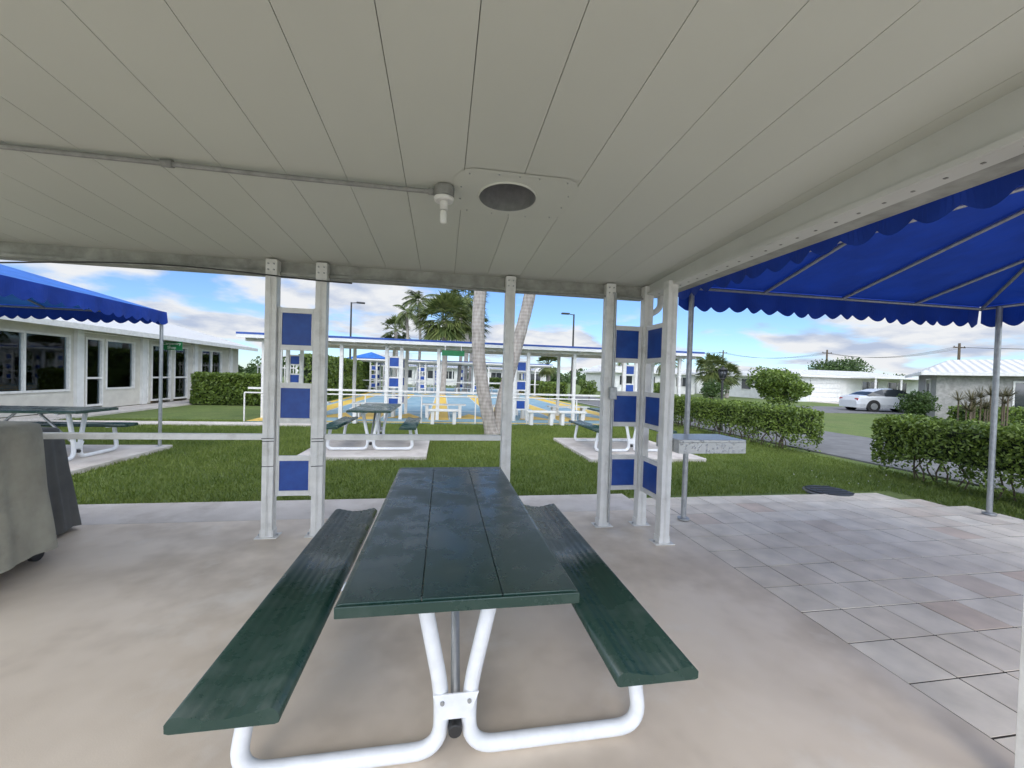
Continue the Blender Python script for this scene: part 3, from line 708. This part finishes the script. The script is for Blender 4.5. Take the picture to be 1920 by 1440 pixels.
# ---------------------------------------------------------------- vegetation
def hedge(x0,x1,y0,y1,h,n,s,stems=False,leaf='leaf',zb=0.0,name='hedge'):
    e=E(name); dx,dy=x1-x0,y1-y0
    areas=np.array([dx*dy,dx*h,dx*h,dy*h,dy*h]); f=R.choice(5,n,p=areas/areas.sum())
    u,v=R.rand(n),R.rand(n); dep=np.abs(R.normal(size=n))*.06-.015
    P=np.zeros((n,3))
    zlo=zb
    P[:,0]=np.where(f==3,x0+dep,np.where(f==4,x1-dep,x0+u*dx))
    P[:,1]=np.where(f==1,y0+dep,np.where(f==2,y1-dep,np.where((f==3)|(f==4),y0+u*dy,y0+v*dy)))
    P[:,2]=np.where(f==0,h-dep,zlo+v*(h-zlo))
    l=.03*np.sin(P[:,0]*5+P[:,1]*3.1)+.03*np.sin(P[:,1]*7.3+P[:,2]*5)+.02*np.sin(P[:,0]*11+2)
    P[:,2]+=np.where(f==0,l,0); P[:,0]+=np.where(f==3,-l,np.where(f==4,l,0)); P[:,1]+=np.where(f==1,-l,0)
    if stems:
        keep=(P[:,2]>.22+.10*np.sin(P[:,1]*4)+.12*R.rand(n))|(R.rand(n)<.12); P=P[keep]
    quadmesh('foliage',leafquads(P,s),M[leaf],e)
    k=n//22; S=np.stack([x0+R.rand(k)*dx,y0+R.rand(k)*dy,h+.01+R.rand(k)**2*.08],1)
    quadmesh('sprigs',leafquads(S,s),M[leaf],e)
    cz0=.38 if stems else 0.0
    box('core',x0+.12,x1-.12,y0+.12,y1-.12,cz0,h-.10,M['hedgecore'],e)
    if stems:
        paths=[]
        for i in range(int(dy/.12)):
            bx,by=x0+dx*(.25+.5*R.rand()),y0+.1+R.rand()*(dy-.2)
            p=[(bx,by,-.05)]
            for q in range(4):
                bx+=R.normal()*.05; by+=R.normal()*.05; p.append((bx,by,.12*(q+1)))
            paths.append(p)
        tubes('stems',paths,.011,M['stem'],e,res=2)
    return e
hedge(7.55,8.25,7.6,14.2,.90,30000,.033,stems=True)
hedge(7.35,8.15,1.5,5.85,.92,30000,.030,stems=True)
hedge(-9.9,-7.2,18.1,19.3,1.18,12000,.06)
hedge(-6.9,-5.8,21,36,2.2,16000,.09)
hedge(3.2,8.2,47,48.2,1.2,5000,.10)
hedge(7.5,8.2,26,44,1.1,8000,.09)
hedge(20.5,27,12.6,13.4,.75,5000,.07)

def clumptree(name,c,rx,rz,nclump,nleaf,s,leaf='leafdark',tr=.12):
    e=E(name); cx,cy,cz0=c
    C=unit(nclump)*(.35+.6*R.rand(nclump,1)); C[:,2]*=rz/rx
    C=C*rx*.8
    k=nleaf//nclump; P=[]
    for q in C:
        r=rx*(.22+.2*R.rand()); d=unit(k)*(r*(.6+.45*R.rand(k,1))); d[:,2]*=.75; P.append(q+d)
    P=np.concatenate(P)+np.array([cx,cy,cz0])
    P=P[P[:,2]>.02]
    quadmesh('foliage',leafquads(P,s),M[leaf],e)
    br=[[(cx,cy,-.05),(cx+.05,cy,cz0-rz*.5),(cx,cy,cz0)]]
    for q in C[:8]: br.append([(cx,cy,max(.2,cz0-rz*.6)),(cx+q[0]*.8,cy+q[1]*.8,cz0+q[2]*.8)])
    tubes('trunk_and_limbs',br,tr,M['stem'],e,res=2)
    return e
clumptree('round_tree',(14.7,15.7,1.45),1.35,.95,34,10000,.06,'leaf',tr=.05)
clumptree('topiary_bush',(20.8,14.7,.78),.72,.75,60,6000,.045,'leafdark',tr=.04)
clumptree('broad_tree',(58,52,3.9),4.5,1.8,30,7000,.18,tr=.2)
clumptree('low_shrub',(9.9,26.5,.9),.9,.7,20,2500,.07,'leaf',tr=.03)
clumptree('low_shrub',(17,30,.8),1.3,.8,20,2500,.09,'leaf',tr=.03)
clumptree('low_shrub',(24,33,.8),1.6,.8,20,2500,.09,'leafdark',tr=.03)
P=[]
for i in range(120):
    a=-.55+1.85*i/120+R.normal()*.01; d=100+R.rand()*50
    x,y=d*math.sin(a),d*math.cos(a); r=1.6+R.rand()*2.6
    k=260; q=unit(k)*r*(.7+.4*R.rand(k,1)); q[:,2]*=.6; P.append(q+np.array([x,y,r*.55]))
quadmesh('distant_trees',leafquads(np.concatenate(P),.45),M['leafdark'])

def feather_crown(c,n,Ln,e,leaf='palm',s=.02):
    Q=[];ribs=[]
    for i in range(n):
        a=2*math.pi*i/n+R.normal()*.2; el=R.uniform(-.5,1.2); l=Ln*(.8+.3*R.rand())
        pts=[];p=np.array(c,float); th=el
        for k in range(15):
            pts.append(p.copy()); p=p+np.array([math.cos(a)*math.cos(th),math.sin(a)*math.cos(th),math.sin(th)])*l/14; th-=.11
        ribs.append([tuple(q) for q in pts])
        side=np.array([-math.sin(a),math.cos(a),0])
        for k in range(2,14):
            for m in range(3):
                b=pts[k]+(pts[k+1]-pts[k])*m/3; d=(pts[k+1]-pts[k]); d=d/np.linalg.norm(d)
                ll=l*.24*math.sin(math.pi*(k/15)**.8+.15)
                for sgn in (-1,1):
                    t=b+(side*sgn*.8+d*.5+np.array([0,0,-.45+R.normal()*.15]))*ll; w=d*s*l*.5
                    Q.append([b-w,b+w,t+w*.2,t-w*.2])
    quadmesh('fronds',Q,M[leaf],e); tubes('frond_ribs',ribs,.015,M['palm'],e,res=1)
def fan_crown(c,n,Rr,e,leaf='palm'):
    Q=[];st=[]; c=np.array(c,float)
    for i in range(n):
        a=R.rand()*6.283; el=R.uniform(-.9,1.45); d=np.array([math.cos(a)*math.cos(el),math.sin(a)*math.cos(el),math.sin(el)])
        l=Rr*.5*(.8+.3*R.rand()); b=c+d*l; st.append([tuple(c),tuple(b)])
        s=np.cross(d,[0,0,1]); s/=np.linalg.norm(s)+1e-6; 
        for k in range(17):
            t=-1.35+2.7*k/16; dd=d*math.cos(t)+s*math.sin(t); dd=dd+np.array([0,0,-.25*R.rand()-.1])
            ll=Rr*.52*(.8+.2*math.cos(t))*(.9+.2*R.rand()); w=np.cross(dd,np.cross(d,s)); w=w/ (np.linalg.norm(w)+1e-6)*Rr*.028
            m=b+dd*ll*.55; tip=b+dd*ll+np.array([0,0,-.12*Rr*R.rand()])
            Q.append([b,m-w,tip,m+w])
    quadmesh('fronds',Q,M[leaf],e); tubes('petioles',st,.018,M['palm'],e,res=1)
def palmmat():
    m,nt,b=newmat('ringed_palm_bark'); L=nt.links.new
    g=N(nt,'ShaderNodeNewGeometry'); w=N(nt,'ShaderNodeTexWave',bands_direction='Z'); w.inputs['Scale'].default_value=3.5; w.inputs['Distortion'].default_value=1.2; w.inputs['Detail'].default_value=2
    L(g.outputs['Position'],w.inputs['Vector'])
    mp=N(nt,'ShaderNodeMapping'); mp.inputs['Scale'].default_value=(1.6,1.6,.5); L(g.outputs['Position'],mp.inputs[0])
    no=N(nt,'ShaderNodeTexNoise'); no.inputs['Scale'].default_value=9; no.inputs['Detail'].default_value=6; L(mp.outputs[0],no.inputs['Vector'])
    cr=N(nt,'ShaderNodeValToRGB'); cr.color_ramp.elements[0].position=.3; cr.color_ramp.elements[0].color=(.20,.175,.155,1); cr.color_ramp.elements[1].position=.75; cr.color_ramp.elements[1].color=(.42,.385,.345,1)
    ad=N(nt,'ShaderNodeMath',operation='MULTIPLY_ADD'); L(w.outputs[1],ad.inputs[0]); ad.inputs[1].default_value=.12; L(no.outputs[0],ad.inputs[2])
    L(ad.outputs[0],cr.inputs[0]); L(cr.outputs[0],b.inputs['Base Color']); b.inputs['Roughness'].default_value=.9
    bp=N(nt,'ShaderNodeBump'); bp.inputs['Strength'].default_value=.4; bp.inputs['Distance'].default_value=.02
    L(ad.outputs[0],bp.inputs['Height']); L(bp.outputs[0],b.inputs['Normal']); return m
M['ring']=palmmat()
def trunk(e,pts,r0,r1,mt='ring'):
    P=[Vector(p) for p in pts]; out=[]
    P=[P[0]]+P+[P[-1]]
    for i in range(1,len(P)-2):
        for k in range(10):
            t=k/10; a,b,c,d=P[i-1],P[i],P[i+1],P[i+2]
            out.append(.5*((2*b)+(c-a)*t+(2*a-5*b+4*c-d)*t*t+(-a+3*b-3*c+d)*t**3))
    out.append(P[-1]); n=len(out)
    rad=[(r0+(r1-r0)*i/(n-1))*(1+.02*math.sin(i*2.1))+(.25*r0*max(0,1-i/3)) for i in range(n)]
    tube('trunk',out,1.0,M[mt],e,res=8,radii=rad)
bx,by=1.30,10.3
e=E('coconut_palm'); trunk(e,[(bx-.02,by,-.05),(bx-.22,by,.8),(bx-.42,by,2.0),(bx-.42,by,3.6),(bx-.1,by,5.2),(bx-.3,by,7)],.17,.15); feather_crown((bx-.3,by,7.05),20,3.0,e)
e=E('coconut_palm'); trunk(e,[(bx+.10,by+.15,-.05),(bx+.28,by+.15,1.0),(bx+.62,by+.15,2.4),(bx+.92,by+.15,3.8),(bx+1.1,by+.15,5.5),(bx+1.5,by,7.4)],.16,.15); feather_crown((bx+1.5,by,7.45),20,3.0,e)
for (x,y,z,r,n) in ((0,30,5.4,2.5,70),(1.9,36,8.0,2.4,55),(2.6,40,6.6,2.2,50),(-5.2,46,6.2,1.9,40),(26,36,2.8,2.0,45),(28.5,37,2.3,1.7,40),(10.5,40,2.8,1.6,36)):
    e=E('fan_palm'); trunk(e,[(x,y,0),(x+.1,y,z*.5),(x,y,z)],.2,.17); fan_crown((x,y,z),n,r,e)
for (x,y,z,r) in ((-2.5,41,8.6,2.4),(1.2,33,7.4,2.2),(-3.4,38,7.0,2.0),(20,34,3.2,1.8),(23,50,4.8,2.2),(31,44,4.0,2.0)):
    e=E('feather_palm'); trunk(e,[(x,y,0),(x+.2,y,z*.5),(x,y,z)],.15,.12); feather_crown((x,y,z),22,r,e,s=.03)
for (x,y) in ((19.6,12.0),(20.8,12.0),(18.9,11.6)):
    e=E('yucca_plant'); Q=[]; st=[]
    for k in range(5):
        c=np.array([x+R.normal()*.3,y+R.normal()*.3,.7+R.rand()*.7]); st.append([(c[0],c[1],0),tuple(c)])
        for m in range(40):
            d=unit(1)[0]; d[2]=abs(d[2])*.8+.05; l=.35+.2*R.rand(); s=np.cross(d,[0,0,1]); s/=np.linalg.norm(s)+1e-6
            Q.append([c-s*.02,c+s*.02,c+d*l+s*.004,c+d*l-s*.004])
    quadmesh('leaves',Q,M['yucca'],e); tubes('stems',st,.025,M['stem'],e,res=2)

# ---------------------------------------------------------------- lamps
def cobra(x,y,h,rot=0):
    e=E('street_lamp',(x,y,0),rot); tube('pole',[(0,0,0),(0,0,h)],.07,M['black'],e,radii=[1.2,.8])
    tube('arm',[(0,0,h-.05),(.55,0,h+.02)],.03,M['black'],e); box('head',.35,.95,-.14,.14,h-.04,h+.07,M['black'],e,bevel=.03)
cobra(-6.8,31.6,6.6,.2); cobra(9.4,28.8,6.2,math.pi)
e=E('lantern_lamp',(8.55,11.3,0)); tube('post',[(0,0,-.05),(0,0,1.55)],.035,M['black'],e); cyl('base',(0,0,.08),.08,.2,M['black'],e,r2=.045,n=12)
cyl('cup',(0,0,1.58),.05,.06,M['black'],e,r2=.09,n=6); cyl('glass',(0,0,1.73),.085,.24,M['darkglass'],e,r2=.13,n=6); cyl('cap',(0,0,1.90),.17,.1,M['black'],e,r2=.03,n=6); cyl('finial',(0,0,1.97),.02,.06,M['black'],e,n=8)
for k in range(6):
    a=k*math.pi/3; tube('cage_bar',[(.09*math.cos(a),.09*math.sin(a),1.61),(.135*math.cos(a),.135*math.sin(a),1.85)],.012,M['black'],e,res=2)
ps=[(74,68,8.6),(75,48,8.4),(68,90,9.6)]
for (x,y,h) in ps:
    e=E('utility_pole',(x,y,0)); tube('pole',[(0,0,0),(0,0,h)],.18,M['stem'],e,radii=[1.2,.8]); box('crossarm',-1.1,1.1,-.06,.06,h-.7,h-.55,M['stem'],e)
    for k in (-1,0,1): cyl('insulator',(k*.95,0,h-.48),.05,.14,M['black'],e,n=8)
e=E('power_lines')
pl=[]
for k in (-1,0,1):
    seq=[(-20,150,9),(68,90,9),(74,68,8),(75,48,7.8),(80,10,8)]
    for a,b in zip(seq[:-1],seq[1:]):
        pl.append([(a[0]+(b[0]-a[0])*t+k*.9,a[1]+(b[1]-a[1])*t,a[2]+(b[2]-a[2])*t-1.2*4*t*(1-t)) for t in np.linspace(0,1,12)])
tubes('wires',pl,.02,M['black'],e,res=1)

# ---------------------------------------------------------------- houses
def house(name,x0,x1,y0,y1,h,hr,wall,roof='tileX',win=(),garage=None,door=None,side=(),loc=(0,0,0),rot=0):
    e=E(name,loc,rot); box('walls',x0,x1,y0,y1,-.05,h-.03,wall,e); o=.6; ym=(y0+y1)/2
    a,b=x0-o,x1+o; c,d=y0-o,y1+o
    mk('roof',[(a,c,h),(b,c,h),(b,d,h),(a,d,h),(a+1.5,ym,hr),(b-1.5,ym,hr)],[(0,1,5,4),(1,2,5),(2,3,4,5),(3,0,4)],M[roof],e)
    boxes('fascia',[(a,b,c-.03,c-.001,h-.16,h+.01),(a-.03,a-.001,c,d,h-.16,h+.01)],M['white'],e)
    mk('soffit',[(a,c,h-.02),(b,c,h-.02),(b,d,h-.02),(a,d,h-.02)],[(0,3,2,1)],M['stuccow'],e)
    fr=[];gl=[]
    for (wx,ww,z0,z1) in win:
        gl.append((wx,wx+ww,y0-.03,y0-.01,z0,z1)); t=.06
        fr+=[(wx-t,wx,y0-.06,y0-.001,z0-t,z1+t),(wx+ww,wx+ww+t,y0-.06,y0-.001,z0-t,z1+t),(wx,wx+ww,y0-.06,y0-.001,z1,z1+t),(wx,wx+ww,y0-.06,y0-.001,z0-t,z0),(wx+ww/2-.025,wx+ww/2+.025,y0-.055,y0-.031,z0,z1)]
    for (wy,ww,z0,z1) in side:
        gl.append((x0-.03,x0-.01,wy,wy+ww,z0,z1)); t=.06
        fr+=[(x0-.06,x0-.001,wy-t,wy,z0-t,z1+t),(x0-.06,x0-.001,wy+ww,wy+ww+t,z0-t,z1+t),(x0-.06,x0-.001,wy,wy+ww,z1,z1+t),(x0-.06,x0-.001,wy,wy+ww,z0-t,z0)]
    if gl: boxes('window_panes',gl,M['darkglass'],e); boxes('window_frames',fr,M['white'],e)
    if garage:
        g0,g1=garage; boxes('garage_door',[(g0,g1,y0-.05,y0-.01,k*.43,k*.43+.41) for k in range(5)],M['linewhite'],e,bevel=.01)
    if door: box('door',door,door+.9,y0-.05,y0-.002,0,2.05,M['blue'],e)
    return e
W=M['stuccow']
house('white_house',33,47,33,43,2.45,3.2,W,win=[(40,1.8,.8,2.0),(43,2.2,.8,2.0)],garage=(34.2,37.6),side=[(35,1.4,.9,2.0),(39,1.4,.9,2.0)])
house('white_house',20,31,46,55,2.5,3.5,W,win=[(21,1.6,.9,2.0),(24,1.6,.9,2.0),(28.4,1.6,.9,2)],door=26.4,side=[(48,1.4,.9,2)])
house('white_house',34,44,50,58,2.5,3.4,W,win=[(35,1.6,.9,2.0),(38,2.4,.9,2.0)],garage=(40.5,43.4))
house('white_house',48,62,44,54,2.5,3.4,W,win=[(50,1.6,.9,2.0),(54,2.4,.9,2.0)])
house('stone_house',0,15,0,8,2.35,3.2,M['stone'],win=[(2.6,1.3,.3,1.9),(7,1.6,.8,1.9)],side=[(2,1.6,.9,2.0)],loc=(25.2,17,0),rot=math.radians(-50))
for (x0,x1) in ((-20,-10),(-7,3),(6,15.5)):
    house('white_house',x0,x1,60,68,2.5,3.4,W,win=[(x0+1,1.6,.9,2.0),(x0+4,1.6,.9,2.0),(x0+7,1.6,.9,2)],door=x0+5.9)
e=E('carport',(0,0,0)); box('roof',38,47,30.2,32.3,2.3,2.42,M['linewhite'],e); boxes('posts',[(38.2+k*2.8,38.3+k*2.8,30.3,30.4,0,2.3) for k in range(4)],M['white'],e)

# ---------------------------------------------------------------- car
def car(loc,rot):
    e=E('parked_car',loc,rot)
    S=[(-2.28,.62,.64,.62,.72),(-2.15,.86,.90,.68,.82),(-1.7,.93,.98,.70,.88),(-1.25,.95,1.20,.60,.90),(-.7,.95,1.38,.56,.91),(0,.94,1.42,.57,.91),(.5,.93,1.36,.57,.91),(1.15,.92,1.0,.68,.90),(1.7,.84,.88,.68,.88),(2.1,.72,.75,.62,.82),(2.3,.55,.57,.55,.70)]
    V=[];F=[];I=[]
    for (x,zb,zr,rh,w) in S:
        ring=[(w*.92,.22),(w,.45),(w*.98,zb-.08),(w*.94,zb),(rh,zr),(rh*.5,zr+.02)]
        ring=ring+[(-y,z) for y,z in reversed(ring)]
        V+=[(x,y,z) for y,z in ring]
    k=12
    for s in range(len(S)-1):
        for i in range(k-1):
            F.append((s*k+i,s*k+i+1,(s+1)*k+i+1,(s+1)*k+i))
            cab=2<=s<=6
            gl=cab and i in (3,7)
            if s in (2,6) and i in (4,5,6): gl=True
            I.append(1 if gl else 0)
        F.append((s*k+k-1,s*k,(s+1)*k,(s+1)*k+k-1)); I.append(2)
    F.append(tuple(range(k))); I.append(0); F.append(tuple((len(S)-1)*k+i for i in reversed(range(k)))); I.append(0)
    mk('body',V,F,None,e,smooth=False,mats=[M['carpaint'],M['carglass'],M['black']],idx=I)
    for x in (-1.4,1.42):
        for s in (-1,1):
            cyl('wheel',(x,s*.82,.32),.32,.22,M['rubber'],e,axis='y',n=24,bevel=.03); cyl('rim',(x,s*.94,.32),.20,.02,M['metalgrey'],e,axis='y',n=16)
            cyl('wheel_arch',(x,s*.84,.34),.38,.17,M['black'],e,axis='y',n=24)
    boxes('tail_lamps',[(-2.24,-2.1,s*.62-.12,s*.62+.12,.66,.80) for s in (-1,1)],M['red'],e)
    boxes('head_lamps',[(2.12,2.24,s*.6-.13,s*.6+.13,.56,.68) for s in (-1,1)],M['bulb'],e)
    boxes('mirrors',[(.75,.9,s*1.0-.08,s*1.0+.08,.95,1.07) for s in (-1,1)],M['carpaint'],e,bevel=.02)
car((27.6,21.3,-.02),math.radians(-12))
